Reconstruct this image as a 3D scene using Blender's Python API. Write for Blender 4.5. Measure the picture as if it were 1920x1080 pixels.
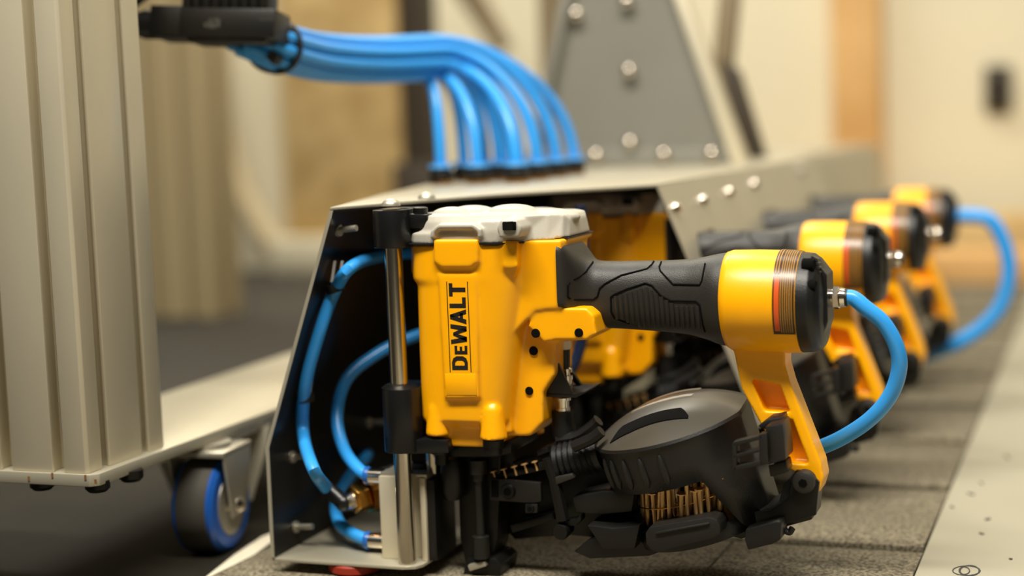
import bpy, bmesh, math, random
from mathutils import Vector, Matrix, Euler
random.seed(7)
for o in list(bpy.data.objects): bpy.data.objects.remove(o)
SC = bpy.context.scene
COL = SC.collection
PI = math.pi

# ------------------------------------------------------------------ camera
F = 3000.0
YAW, PITCH, ROLL = (math.radians(a) for a in (20.6, 5.85, -2.15))
CAM = Vector((0, 0, 0.313))
FW = Vector((-math.sin(YAW)*math.cos(PITCH), math.cos(YAW)*math.cos(PITCH), -math.sin(PITCH)))
_r = Vector((math.cos(YAW), math.sin(YAW), 0)); _u = _r.cross(FW)
RT = _r*math.cos(ROLL)+_u*math.sin(ROLL); UP = -_r*math.sin(ROLL)+_u*math.cos(ROLL)
cd = bpy.data.cameras.new('camera'); cam = bpy.data.objects.new('camera', cd); COL.objects.link(cam)
m = Matrix((RT, UP, -FW)).transposed().to_4x4(); m.translation = CAM
cam.matrix_world = m
cd.sensor_width = 36; cd.lens = F/1920*36; cd.clip_start = .01
cd.dof.use_dof = True; cd.dof.focus_distance = 1.055; cd.dof.aperture_fstop = 2.3; cd.dof.aperture_blades = 0
SC.camera = cam
SC.view_settings.view_transform = 'Standard'; SC.view_settings.look = 'None'
SC.view_settings.gamma = 1; SC.view_settings.use_curve_mapping = False
SC.view_settings.exposure = 0.5

# ------------------------------------------------------------------ light
w = bpy.data.worlds.new('world'); SC.world = w; w.use_nodes = True
bg = w.node_tree.nodes['Background']; bg.inputs[0].default_value = (1, .93, .78, 1); bg.inputs[1].default_value = .035
def area(name, loc, tgt, sx, sy, energy, col=(1, .95, .84)):
    l = bpy.data.lights.new(name, 'AREA'); l.shape = 'RECTANGLE'; l.size = sx; l.size_y = sy
    l.energy = energy; l.color = col
    o = bpy.data.objects.new(name, l); COL.objects.link(o); o.location = loc
    o.rotation_euler = (Vector(tgt)-Vector(loc)).to_track_quat('-Z', 'Y').to_euler()
    return o
area('unseen_overhead_light', (-.3, .08, 2.3), (-.35, 1.05, 0), 2.0, .3, 88)
area('unseen_overhead_light', (-.1, 2.0, 2.3), (-.2, 1.5, 0), 2.2, .5, 15)  # added unseen lamp, gives sheen on top faces and lifts the shingles
area('unseen_overhead_light', (.5, 2.7, 2.3), (.2, 3.3, .3), 1.4, .3, 3)  # added unseen lamp aimed at the right part of the back wall
area('unseen_overhead_light', (-1.6, 2.7, 2.3), (-1.5, 3.3, .3), 1.4, .3, 36)  # unseen lamp added to brighten the left part of the back wall

# ------------------------------------------------------------------ materials
def lin(c):
    return tuple(((v/255)/12.92 if v/255 <= .04045 else ((v/255+.055)/1.055)**2.4) for v in c)
def mat(name, rgb, rough=.5, metal=0, noise=0, nscale=40, bump=0, bscale=400, rgb2=None, spec=.5, coat=0):
    mt = bpy.data.materials.new(name); mt.use_nodes = True
    nt = mt.node_tree; b = nt.nodes['Principled BSDF']
    c = lin(rgb)
    b.inputs['Base Color'].default_value = (*c, 1)
    b.inputs['Roughness'].default_value = rough; b.inputs['Metallic'].default_value = metal
    b.inputs['Specular IOR Level'].default_value = spec
    b.inputs['Coat Weight'].default_value = coat
    if noise or bump:
        tc = nt.nodes.new('ShaderNodeTexCoord')
    if noise:
        n = nt.nodes.new('ShaderNodeTexNoise'); n.inputs['Scale'].default_value = nscale; n.inputs['Detail'].default_value = 5
        r = nt.nodes.new('ShaderNodeValToRGB')
        c2 = lin(rgb2) if rgb2 else tuple(v*(1-noise) for v in c)
        r.color_ramp.elements[0].position = .38; r.color_ramp.elements[1].position = .62
        r.color_ramp.elements[0].color = (*c2, 1); r.color_ramp.elements[1].color = (*c, 1)
        nt.links.new(tc.outputs['Object'], n.inputs['Vector']); nt.links.new(n.outputs[0], r.inputs[0])
        nt.links.new(r.outputs[0], b.inputs['Base Color'])
    if bump:
        n2 = nt.nodes.new('ShaderNodeTexNoise'); n2.inputs['Scale'].default_value = bscale; n2.inputs['Detail'].default_value = 3
        bp = nt.nodes.new('ShaderNodeBump'); bp.inputs['Strength'].default_value = bump; bp.inputs['Distance'].default_value = .001
        nt.links.new(tc.outputs['Object'], n2.inputs['Vector']); nt.links.new(n2.outputs[0], bp.inputs['Height'])
        nt.links.new(bp.outputs[0], b.inputs['Normal'])
    return mt
M = dict(
    yellow=mat('yellow_nylon', (255, 176, 0), .34, noise=.03, nscale=60, bump=.05, bscale=900),
    grey_cap=mat('grey_cast_cap', (178, 173, 160), .38, bump=.08, bscale=900),
    rubber=mat('black_rubber_grip', (38, 36, 32), .46, bump=.25, bscale=1600),
    black=mat('black_plastic', (15, 14, 13), .42, bump=.15, bscale=1200),
    lid=mat('smoky_grey_lid', (68, 64, 56), .36),
    canister=mat('black_canister_plastic', (24, 23, 21), .4, bump=.25, bscale=1500),
    printed=mat('black_printed_plastic', (14, 14, 15), .34),
    darksteel=mat('blackened_steel', (22, 21, 19), .38, .4),
    chrome=mat('bright_nickel', (225, 215, 200), .16, 1),
    rod=mat('polished_steel', (200, 192, 178), .18, 1),
    brass=mat('brass', (196, 140, 60), .25, 1),
    nailm=mat('coppery_nail', (222, 178, 118), .34, .6),
    sheet=mat('brushed_aluminium_sheet', (180, 173, 153), .38, .4, noise=.05, nscale=14),
    shade_black=mat('matt_black_shade', (16, 15, 14), .8, spec=.2),  # black put on inner faces to keep the interior in shade
    sheet_shaded=mat('shaded_brushed_sheet', (44, 43, 41), .34, .6, noise=.12, nscale=8),  # darkened copy of the sheet metal, interior shade put into the colour
    tower=mat('grey_aluminium_plate', (142, 139, 128), .5, .35, noise=.1, nscale=6),
    alu=mat('anodised_aluminium', (220, 210, 184), .42, .35, noise=.05, nscale=9),
    slot=mat('slot_shadow_aluminium', (150, 138, 112), .5, .35),
    hose=mat('blue_polyurethane', (52, 156, 236), .3),
    hose_shaded=mat('blue_hose_shade_darkened', (14, 32, 60), .4),  # darker copy of the blue hose, shade put into the colour
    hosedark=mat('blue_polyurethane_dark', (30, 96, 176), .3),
    blueclip=mat('blue_collar', (70, 150, 215), .4),
    zip=mat('black_nylon', (18, 18, 17), .45),
    label_dark=mat('label_brown', (52, 34, 16), .3),
    label_line=mat('label_yellow_print', (176, 126, 52), .3),
    label_red=mat('label_red_print', (205, 84, 30), .3),
    silver=mat('silver_sticker', (190, 186, 176), .3, .5),
    print_black=mat('black_print', (26, 22, 16), .5),
    hole=mat('hole_black', (10, 9, 8), .9, spec=.1),
    wall=mat('cream_wall', (222, 212, 182), .8, noise=.03, nscale=2),
    floor=mat('dark_floor', (34, 29, 20), .75, noise=.35, nscale=5, bump=.2, bscale=120, spec=.25),
    matt=mat('black_mat', (42, 37, 28), .85, noise=.2, nscale=4),
    post2=mat('tan_post', (172, 154, 116), .6),
    osb=mat('strand_board', (216, 186, 128), .7, noise=.2, nscale=14, rgb2=(186, 154, 98)),
    wood=mat('pine', (224, 180, 118), .6, noise=.1, nscale=5, rgb2=(206, 160, 98)),
    shingle=mat('granular_shingle', (142, 132, 110), .9, noise=.5, nscale=420, bump=.8, bscale=700, rgb2=(72, 66, 54), spec=.2),
    board=mat('white_board', (152, 146, 126), .8, noise=.05, nscale=6),
    tape=mat('white_tape', (226, 216, 192), .6),
    darkpost=mat('dark_brown_post', (58, 48, 34), .6),
    brace=mat('olive_brown_brace', (128, 112, 84), .6),
    drape=mat('tan_hose_rubber', (196, 178, 140), .7),
    bluewheel=mat('blue_polyurethane_tyre', (24, 84, 168), .4),
    tread=mat('grey_tread', (70, 66, 58), .6),
    galv=mat('galvanised_steel', (190, 184, 168), .38, .7),
    red=mat('red_rubber', (150, 40, 16), .6),
    white=mat('white_nylon', (222, 214, 198), .4),
    pen=mat('pen_mark', (60, 58, 54), .8),
    rust=mat('rust_speck', (124, 84, 44), .8),
    marking=mat('grey_white_print', (66, 63, 56), .6),
    outlet=mat('dark_outlet', (58, 50, 36), .6),
)

# ------------------------------------------------------------------ helpers
def ray(px, py): return FW + RT*((px-960)/F) - UP*((py-540)/F)
def at(px, py, d): return CAM + ray(px, py)*d
def onp(px, py, ax, val):
    v = ray(px, py); return CAM + v*((val-CAM[ax])/v[ax])
YG = 1.0306
def gp(px, py, dy=0.0): return onp(px, py, 1, YG+dy)

def spline(pts, n=8):
    P = [Vector(p) for p in pts]
    P = [P[0]*2-P[1]]+P+[P[-1]*2-P[-2]]
    out = []
    for i in range(1, len(P)-2):
        a, b, c, d = P[i-1:i+3]
        for k in range(n):
            t = k/n
            out.append(.5*((2*b)+(c-a)*t+(2*a-5*b+4*c-d)*t*t+(3*b-a-3*c+d)*t**3))
    out.append(P[-2]); return out
def bez(a, b, c, d, n=18):
    return [a*(1-t)**3+b*3*t*(1-t)**2+c*3*t*t*(1-t)+d*t**3 for t in (i/n for i in range(n+1))]

class MB:
    def __init__(s): s.v, s.f = [], []
    def add(s, V, Fs):
        k = len(s.v); s.v += [Vector(v) for v in V]; s.f += [tuple(i+k for i in f) for f in Fs]; return s
    def box(s, lo, hi):
        x0, y0, z0 = lo; x1, y1, z1 = hi
        return s.add([(x0,y0,z0),(x1,y0,z0),(x1,y1,z0),(x0,y1,z0),(x0,y0,z1),(x1,y0,z1),(x1,y1,z1),(x0,y1,z1)],
            [(3,2,1,0),(4,5,6,7),(0,1,5,4),(1,2,6,5),(2,3,7,6),(3,0,4,7)])
    def obox(s, c, a, b, d):     # centre and three half-axis vectors
        c, a, b, d = map(Vector, (c, a, b, d))
        V = [c+a*i+b*j+d*k for k in (-1,1) for i, j in ((-1,-1),(1,-1),(1,1),(-1,1))]
        return s.add(V, [(3,2,1,0),(4,5,6,7),(0,1,5,4),(1,2,6,5),(2,3,7,6),(3,0,4,7)])
    def prism(s, pts, vec):
        P = [Vector(p) for p in pts]; vec = Vector(vec); n = len(P)
        return s.add(P+[p+vec for p in P], [tuple(range(n)), tuple(range(2*n-1, n-1, -1))]+[((i+1) % n, i, i+n, (i+1) % n+n) for i in range(n)])
    def pr(s, px, d0, d1, dt=None):   # polygon traced in a plane parallel to the tool's mid-plane, given depth d0..d1
        if dt is None: dt = d0
        P = [gp(x, y, dt) for x, y in px]
        for p in P: p.y = YG+d0
        return s.prism(P, (0, d1-d0, 0))
    def loft(s, rings, caps=True):
        n = len(rings[0]); V = [p for r in rings for p in r]; Fs = []
        for i in range(len(rings)-1):
            for j in range(n):
                Fs.append((i*n+j, i*n+(j+1) % n, (i+1)*n+(j+1) % n, (i+1)*n+j))
        if caps: Fs += [tuple(range(n-1, -1, -1)), tuple(range((len(rings)-1)*n, len(rings)*n))]
        return s.add(V, Fs)
    def tube(s, pts, r, seg=10, caps=True):
        P = [Vector(p) for p in pts]; rings = []; N = None
        for i, p in enumerate(P):
            t = (P[min(i+1, len(P)-1)]-P[max(i-1, 0)]).normalized()
            if N is None: N = t.orthogonal().normalized()
            N = (N-t*N.dot(t)).normalized(); B = t.cross(N)
            rr = r[i] if isinstance(r, (list, tuple)) else r
            rings.append([p+(N*math.cos(2*PI*k/seg)+B*math.sin(2*PI*k/seg))*rr for k in range(seg)])
        return s.loft(rings, caps)
    def cyl(s, a, b, r0, r1=None, seg=20): return s.lathe(a, b, [(0, r0), (1, r0 if r1 is None else r1)], seg)
    def lathe(s, a, b, prof, seg=24, start=0):
        a, b = Vector(a), Vector(b); t = (b-a); u = t.normalized()
        N = u.orthogonal().normalized(); B = u.cross(N)
        return s.loft([[a+t*h+(N*math.cos(2*PI*k/seg+start)+B*math.sin(2*PI*k/seg+start))*max(r, 1e-5) for k in range(seg)] for h, r in prof])
    def ball(s, c, r, sx=1, sy=1, sz=1, seg=14, n=8):
        c = Vector(c); rings = []
        for i in range(n+1):
            a = -PI/2+PI*i/n; q = max(math.cos(a), 1e-3)*r
            rings.append([c+Vector((q*math.cos(2*PI*k/seg)*sx, q*math.sin(2*PI*k/seg)*sy, r*math.sin(a)*sz)) for k in range(seg)])
        return s.loft(rings)
    def build(s, name, mt, parent=None, remesh=0, smooth=0, bevel=0, sharp=35, seg=2):
        o0 = origin(parent) if parent else Vector()
        me = bpy.data.meshes.new(name); me.from_pydata([v-o0 for v in s.v], [], s.f); me.update()
        bm = bmesh.new(); bm.from_mesh(me)
        bmesh.ops.recalc_face_normals(bm, faces=bm.faces)
        if bevel:
            es = [e for e in bm.edges if len(e.link_faces) == 2 and e.calc_face_angle(0) > .5]
            bmesh.ops.bevel(bm, geom=es, offset=bevel, segments=seg, profile=.5, affect='EDGES', clamp_overlap=True)
        bm.to_mesh(me); bm.free()
        if remesh:
            tmp = bpy.data.objects.new('tmp', me); COL.objects.link(tmp)
            md = tmp.modifiers.new('r', 'REMESH'); md.mode = 'VOXEL'; md.voxel_size = remesh; md.adaptivity = 0
            if smooth:
                ms = tmp.modifiers.new('s', 'SMOOTH'); ms.factor = .5; ms.iterations = smooth
            dg = bpy.context.evaluated_depsgraph_get(); dg.update()
            me2 = bpy.data.meshes.new_from_object(tmp.evaluated_get(dg)); bpy.data.objects.remove(tmp); me = me2; me.name = name
        for p in me.polygons: p.use_smooth = True
        if not remesh: me.set_sharp_from_angle(angle=math.radians(sharp))
        me.materials.clear(); me.materials.append(M[mt] if isinstance(mt, str) else mt)
        o = bpy.data.objects.new(name, me); COL.objects.link(o)
        if parent: o.parent = parent
        return o
def origin(o):
    p = Vector()
    while o: p = p+o.location; o = o.parent
    return p
def thing(name, label, cat, loc=(0,0,0), group=None):
    o = bpy.data.objects.new(name, None); COL.objects.link(o); o.location = loc; o.empty_display_size = .02
    o['label'] = label; o['category'] = cat
    if group: o['group'] = group
    return o
def tag(o, label, cat, group=None):
    o['label'] = label; o['category'] = cat
    if group: o['group'] = group
    return o
def recenter(o):       # put a one-mesh thing's origin at its base
    vs = [v.co.copy() for v in o.data.vertices]
    c = sum(vs, Vector())/len(vs); c.z = min(v.z for v in vs)
    for v in o.data.vertices: v.co -= c
    o.location = c; return o
def struct(o): o['kind'] = 'structure'; return o
def copy_tree(o, parent=None, skip=()):
    c = o.copy(); COL.objects.link(c); c.parent = parent
    for ch in list(o.children):
        if ch.name.split('.')[0] not in skip: copy_tree(ch, c, skip)
    return c

# ------------------------------------------------------------------ setting
ZT = .2587
struct(MB().box((-6, -1, -.03), (4, 3.4, -.004)).build('floor', 'floor'))
wl = MB().box((-6, 3.3, -.004), (4, 3.4, 2.6)).build('wall_back', 'wall'); struct(wl)

# shingled test deck
deck = thing('shingled_deck', 'long strip of dark grey granular roofing shingles under the row of nail guns', 'shingles', (-.36, 1.2, -.004))
XL, XR = -.598, -.1245
row = 0; y = -.2
while y < 3.0:
    y1 = y+.192
    jx = [-.31, -.252, -.40, -.47][row % 4] if not (.95 < y1 < 1.2) else -.262
    yy0, yy1 = y+.0012, y1-.0012
    zz = 0 if row % 2 else -.0012
    for a, b in ((XL, jx-.0008), (jx+.0008, XR)):
        q = MB(); q.add([(a,yy0,-.004),(b,yy0,-.004),(b,yy1,-.004),(a,yy1,-.004),(a,yy0,.0022),(b,yy0,.0022),(b,yy1,-.0014),(a,yy1,-.0014)],
              [(3,2,1,0),(4,5,6,7),(0,1,5,4),(1,2,6,5),(2,3,7,6),(3,0,4,7)])
        q.build('shingle', 'shingle', deck, bevel=.0006)
    row += 1; y = y1
bd = thing('white_board', 'white board strip with pen scribbles beside the grey shingles', 'board', (.1, 1.3, -.004))
MB().box((-.1225, -.4, -.004), (.35, 2.9, .0025)).build('panel', 'board', bd, bevel=.001)
def flat(px, py, z=.0028): return onp(px, py, 2, z)
for rx, ry, ox in ((26, 9, 0), (18, 10, 6), (10, 7, -4)):
    s = MB(); s.tube([flat(1812+ox+rx*math.cos(a), 1070+ry*math.sin(a)) for a in [i*.45 for i in range(15)]], .0004, 5); s.build('pen_scribble', 'pen', bd)
for x0, y0, x1, y1 in ((1838, 905, 1842, 907), (1815, 925, 1826, 928), (1848, 975, 1856, 973), (1837, 1000, 1844, 1002), (1885, 855, 1892, 860), (1893, 1048, 1897, 1049), (1783, 950, 1787, 952)):
    MB().tube([flat(x0, y0), flat(x1, y1)], .0010, 6).build('pen_mark', 'pen', bd)
tp = MB(); px = [(512, 1003), (520, 1013), (470, 1050), (410, 1090), (380, 1092), (440, 1045), (490, 1012)]
tp.prism([onp(a, b, 2, -.0035) for a, b in px], (0, 0, .0022))
tag(recenter(tp.build('white_tape', 'tape')), 'ragged white tape strip along the left edge of the shingles', 'tape')

# background
fm = MB().box((-2.3, 1.62, -.004), (-1.02, 3.12, .004)).build('floor_mat', 'matt', bevel=.001)
tag(recenter(fm), 'dark rubber floor mat lying behind the cart', 'mat')
x0, x1 = onp(545, 430, 1, 3.27).x, onp(742, 100, 1, 3.27).x
tag(recenter(MB().box((x0, 3.255, onp(600, 440, 1, 3.27).z), (x1, 3.295, 1.3)).build('strand_board_sheet', 'osb', bevel=.002)), 'tan strand board sheet against the wall behind the blue hoses', 'board')
tag(recenter(MB().box((x0-.02, 3.2, -.004), (x1+.1, 3.298, onp(600, 445, 1, 3.24).z)).build('pale_ledge', 'wall', bevel=.004)), 'pale ledge under the tan strand board', 'ledge')
p = thing('dark_column', 'dark brown vertical column right of the strand board', 'column', (-1.12, 2.6, -.004))
a, b = onp(746, 100, 1, 2.6), onp(797, 100, 1, 2.6)
MB().box((a.x, 2.6, -.004), (b.x, 2.66, 1.4)).build('shaft', 'darkpost', p, bevel=.003)
a2, b2 = onp(738, 300, 1, 2.595), onp(806, 300, 1, 2.595)
MB().box((a2.x, 2.585, -.004), (b2.x, 2.66, onp(770, 305, 1, 2.59).z)).build('base_sleeve', 'darkpost', p, bevel=.003)
s = MB(); s.prism([onp(q[0], q[1], 1, 3.0) for q in ((818, -60), (868, -60), (948, 82), (928, 98))], (0, .04, 0))
tag(s.build('diagonal_brace', 'brace'), 'slanting olive brown brace bar above the arch of blue hoses', 'brace')
ua, ub = onp(1012, 100, 1, 2.3), onp(1050, 100, 1, 2.3)
s = MB().box((ua.x, 2.3, -.004), (ub.x, 2.34, 1.2))
tag(s.build('tan_upright', 'brace'), 'tan upright bar just left of the riveted grey tower', 'upright')
# hanging hose
hp = [onp(a, b, 1, 3.22) for a, b in ((392, -40), (402, 110), (420, 240), (450, 350), (485, 420), (512, 462))]
hp[-1].z = max(hp[-1].z, .03)
tag(MB().tube(spline(hp, 6), .026, 10).build('hanging_hose', 'drape'), 'thick tan hose hanging in a curve on the pale wall', 'hose')

def profile(cx, cy, hx, hy, fx, fy, sw=.0085, dp=.012, cw=.007):
    """outline of a T-slot extrusion; fx / fy are slot centres on the faces across x and across y"""
    P = []
    def side(a0, a1, slots, f):
        lst = sorted(slots, reverse=a1 < a0); sg = 1 if a1 > a0 else -1
        out = [f(a0+sg*.002, 0)]
        for q in lst: out += [f(q-sg*sw/2, 0), f(q-sg*sw/2, .003), f(q-sg*cw, .003), f(q-sg*cw, dp), f(q+sg*cw, dp), f(q+sg*cw, .003), f(q+sg*sw/2, .003), f(q+sg*sw/2, 0)]
        return out+[f(a1-sg*.002, 0)]
    P += side(cx-hx, cx+hx, fx, lambda a, d: (a, cy-hy+d))
    P += side(cy-hy, cy+hy, fy, lambda a, d: (cx+hx-d, a))
    P += side(cx+hx, cx-hx, fx, lambda a, d: (a, cy+hy-d))
    P += side(cy+hy, cy-hy, fy, lambda a, d: (cx-hx+d, a))
    return P
q = onp(240, 300, 1, 2.35); q2 = onp(385, 300, 1, 2.35)
hx = (q2.x-q.x)/2; cx = (q.x+q2.x)/2
pr = profile(cx, 2.40, hx, .05, [cx-hx*.45, cx+hx*.45], [2.40], .014, .02, .011)
tag(recenter(MB().prism([(a, b, .004) for a, b in pr], (0, 0, 1.4)).build('slotted_post', 'post2', bevel=.002)), 'blurred tan slotted post behind the cart post', 'post')
# stud, outlet, timber
a, b = onp(1560, 200, 1, 3.25), onp(1652, 200, 1, 3.25)
tag(recenter(MB().box((a.x, 3.25, -.004), (b.x, 3.299, 1.4)).build('wood_stud', 'wood', bevel=.003)), 'pale pine stud standing upright against the cream wall', 'stud')
oc = thing('wall_outlet', 'dark rectangular outlet on the cream wall at top right', 'outlet', onp(1871, 210, 1, 3.29))
a, b = onp(1846, 210, 1, 3.285), onp(1896, 122, 1, 3.285)
MB().box((a.x, 3.283, a.z), (b.x, 3.299, b.z)).build('plate', 'outlet', oc, bevel=.003)
for zf in (.3, .7):
    c = Vector(((a.x+b.x)/2, 3.28, a.z+(b.z-a.z)*zf)); MB().cyl(c, c+Vector((0, .004, 0)), .011).build('socket', 'hole', oc)
for yy, zz, lab in ((2.95, .0, 'tan timber plank lying on the floor at the wall foot'), ):
    tag(recenter(MB().box((-.62, 2.93, -.004), (.6, 3.05, .055)).build('timber_plank', 'wood', bevel=.003)), lab, 'timber')
    tag(recenter(MB().box((-.75, 3.12, -.004), (.6, 3.22, .11)).build('timber_plank', 'osb', bevel=.003)), 'darker tan timber on edge behind the low plank', 'timber')

# ------------------------------------------------------------------ cart
cart = thing('cart', 'aluminium cart corner with slotted post and blue caster at left', 'cart', (-.68, .95, -.004))
pl = MB(); pl.prism([(-1.05, .889, .0805), (-.643, .889, .0805), (-.638, .894, .0805), (-.642, 2.05, .0805), (-.80, 2.05, .0805), (-.775, 1.02, .0805), (-1.05, 1.02, .0805)], (0, 0, .0085))
pl.build('base_plate', 'sheet', cart, bevel=.0008)
pr = profile(-.690, .9385, .045, .0475, [-.711, -.6685], [.9125, .9610], .0092, .0145)
MB().prism([(a, b, .089) for a, b in pr], (0, 0, .7)).build('slotted_post', 'alu', cart, bevel=.0007)
for a, b in ((45, 919), (150, 923), (215, 903)):
    c = onp(a, b, 2, .0785); c.y += .02; MB().lathe(c-Vector((0,0,.004)), c+Vector((0,0,.004)), [(0, .006), (.3, .0085), (1, .0085)]).build('bolt', 'darksteel', cart)
s = MB()
for a, b in ((54, 897), (160, 895), (179, 903), (98, 891)):
    c = onp(a, b, 1, .8888); s.obox(c, (.0007, 0, 0), (0, .0003, 0), (0, 0, .0016))
rs = s.build('rust_speck', 'rust', cart); rs['kind'] = 'stuff'
# caster
wc = Vector((-.646, 1.045, .032)); ax = Vector((.996, .09, 0)).normalized()
R = .036
wh = MB().lathe(wc-ax*.017, wc+ax*.017, [(0, R*.66), (0, R*.9), (.08, R), (.92, R), (1, R*.9), (1, R*.66)], 36).build('caster_wheel', 'bluewheel', cart)
MB().lathe(wc-ax*.0125, wc+ax*.0125, [(0, R*.99), (.02, R*1.012), (.98, R*1.012), (1, R*.99)], 36).build('tread', 'tread', wh)
MB().lathe(wc-ax*.0176, wc+ax*.0176, [(0, R*.15), (0, R*.64), (.15, R*.66), (.85, R*.66), (1, R*.64), (1, R*.15)], 28).build('hub', 'galv', wh)
fk = MB(); side = Vector((-ax.y, ax.x, 0))
for sg in (-1, 1):
    c0 = wc+ax*.0215*sg
    fk.prism([c0+side*.012+Vector((0,0,-.008)), c0+side*-.012+Vector((0,0,-.008)), c0+side*-.022+Vector((0,0,.042)), c0+side*.026+Vector((0,0,.042))], ax*.0025*sg)
fk.obox(wc+Vector((0,0,.0425))+side*.002, ax*.024, side*.025, (0,0,.0022))
fk.build('fork', 'galv', cart, bevel=.0008)
MB().cyl(wc+Vector((0,0,.0445)), (wc.x, wc.y, .0805), .018).build('swivel', 'galv', cart)
MB().lathe(wc-ax*.028, wc+ax*.028, [(0, .003), (.06, .006), (.94, .006), (1, .003)], 12).build('axle_bolt', 'chrome', cart)
for pl_ in ([(298, 868), (350, 850), (350, 900), (326, 932)], [(452, 822), (505, 795), (500, 835), (472, 938), (456, 938)]):
    MB().prism([onp(a, b, 1, 1.12) for a, b in pl_], (0, .002, 0)).build('guard_plate', 'alu', cart)

# ------------------------------------------------------------------ valve manifold
mo = at(400, 70, 1.24)
mf = thing('valve_manifold', 'black pneumatic manifold block where the blue hoses begin', 'manifold', mo)
KM = .887
e1 = (at(513, 50, 1.228)-at(280, 46, 1.25)); L = e1.length; e1.normalize(); ez = UP.copy(); ez = (ez-e1*ez.dot(e1)).normalized(); e2 = e1.cross(ez)*-1
def mp(a, b, c): return at(280, 68, 1.25)+e1*a+e2*b*KM+ez*c*KM
def mbox(a0, a1, b0, b1, c0, c1, q=None):
    q = q or MB(); return q.obox(mp((a0+a1)/2, (b0+b1)/2, (c0+c1)/2), e1*((a1-a0)/2), e2*((b1-b0)/2*KM), ez*((c1-c0)/2*KM))
mbox(0, L, 0, .04, 0, .026).build('body', 'black', mf, bevel=.0015)
mbox(L*.30, L*.93, .002, .036, -.0035, .002).build('lower_rail', 'black', mf, bevel=.001)
mbox(0, L*.25, -.0015, .02, .001, .0275).build('end_block', 'black', mf, bevel=.001)
for k in range(9):
    a = L*(.22+.078*k); mbox(a, a+L*.066, .008, .034, .026, .075).build('valve', 'black', mf, bevel=.001)
for k in range(5):
    a = L*(.885+.024*k); mbox(a, a+.0014, -.0005, .001, .0155, .0169).build('printed_mark', 'marking', mf)
for a, c0, c1 in ((.44, .009, .013), (.475, .008, .016), (.505, .008, .013), (.515, .014, .017), (.54, .009, .0165)):
    mbox(L*a, L*a+.003, -.0003, .001, c0, c1).build('printed_mark', 'marking', mf)
MB().obox((-.715, 1.06, .452), (.012, 0, 0), (0, .078, 0), (0, 0, .008)).build('mount_bar', 'black', mf, bevel=.001)
gl = MB(); gl.lathe(mp(-.026, .018, .013), mp(.001, .018, .013), [(0, .008), (.1, .010), (.45, .010), (.5, .0115), (1, .0115)], 16)
gl.build('cable_gland', 'black', mf)
for k in range(3):
    s = [mp(-.016-.001*k, .018, .012), mp(-.026, .016+.003*k, .014), mp(-.024, .016+.003*k, .028), mp(-.008+.004*k, .018, .05), mp(-.004+.004*k, .02, .09)]
    MB().tube(spline(s, 6), .0016, 7).build('wire', 'zip', mf)

# ------------------------------------------------------------------ housing
hs = thing('sheet_metal_housing', 'long folded aluminium housing open at the front around the first nail gun', 'housing', (-.47, 1.3, .0))
YE = 1.93
T0, K0, B0 = gp(620, 395, -.05), gp(500, 840, -.05), gp(510, 1045, -.05)
zb = .012
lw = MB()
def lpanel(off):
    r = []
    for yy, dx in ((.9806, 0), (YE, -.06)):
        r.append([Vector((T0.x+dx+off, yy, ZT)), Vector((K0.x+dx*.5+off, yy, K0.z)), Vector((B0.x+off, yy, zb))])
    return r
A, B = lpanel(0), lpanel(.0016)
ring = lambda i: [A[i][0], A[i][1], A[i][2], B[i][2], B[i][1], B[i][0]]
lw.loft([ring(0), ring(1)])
sp = lw.build('side_panel', 'sheet_shaded', hs)
# bright cut edge of the folded sheet
eg = MB()
for a, b in ((T0, K0), (K0, B0)):
    a = a.copy(); b = b.copy(); a.y = b.y = .9805
    eg.prism([a+Vector((-.0004,0,0)), b+Vector((-.0004,0,0)), b+Vector((.0022,0,0)), a+Vector((.0022,0,0))], (0, -.0008, 0))
eg.build('cut_edge', 'sheet', hs)
bp = MB(); c = [(B0.x, .9806), (-.457, .9806), (-.4485, .984), (-.4455, .990), (-.4435, 1.06), (-.4435, YE), (B0.x, YE)]
bp.prism([(a, b, zb-.0022) for a, b in c], (0, 0, .0022)); bp.build('bottom_plate', 'sheet', hs, bevel=.0004)
tpl = MB(); c = [(T0.x-.0006, .9806), (-.478, 1.03), (-.434, 1.127), (-.3385, 1.235), (-.334, 1.62), (-.334, YE), (-.60, YE), (-.585, 1.345), (-.545, 1.16)]
tpl.prism([(a, b, ZT) for a, b in c], (0, 0, .0022)); tpl.build('top_plate', 'sheet', hs, bevel=.0004)
# outer wall: strip plane from top edge sloping outward
wt = Vector((-.3345, 0, ZT+.001)); wv = Vector((.0655, 0, -.1631)).normalized()
def ow(y, s, o=0): return Vector((wt.x, y, wt.z))+wv*s+Vector((wv.z*-1, 0, wv.x)).normalized()*o
nrm = Vector((-wv.z, 0, wv.x)).normalized()
ows = MB()
ows.prism([ow(1.222, 0), ow(1.222, .205), ow(1.258, .205), ow(1.258, .062), ow(1.275, .045), ow(1.33, .045), ow(1.347, .062), ow(1.347, .205), ow(1.52, .205), ow(1.52, .062), ow(1.535, .045), ow(1.60, .045), ow(1.612, .062), ow(1.612, .205), ow(YE, .205), ow(YE, 0)], nrm*.0018)
ows.build('outer_wall', 'sheet', hs)
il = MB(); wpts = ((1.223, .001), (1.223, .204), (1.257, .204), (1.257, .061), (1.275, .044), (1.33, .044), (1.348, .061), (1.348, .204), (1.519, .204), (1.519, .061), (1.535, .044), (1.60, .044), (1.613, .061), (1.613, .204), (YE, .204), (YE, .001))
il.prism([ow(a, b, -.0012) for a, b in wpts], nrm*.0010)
il.build('bounce_blocker', 'shade_black', hs)  # added dark sheet inside the outer wall, cuts bounce light
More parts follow.
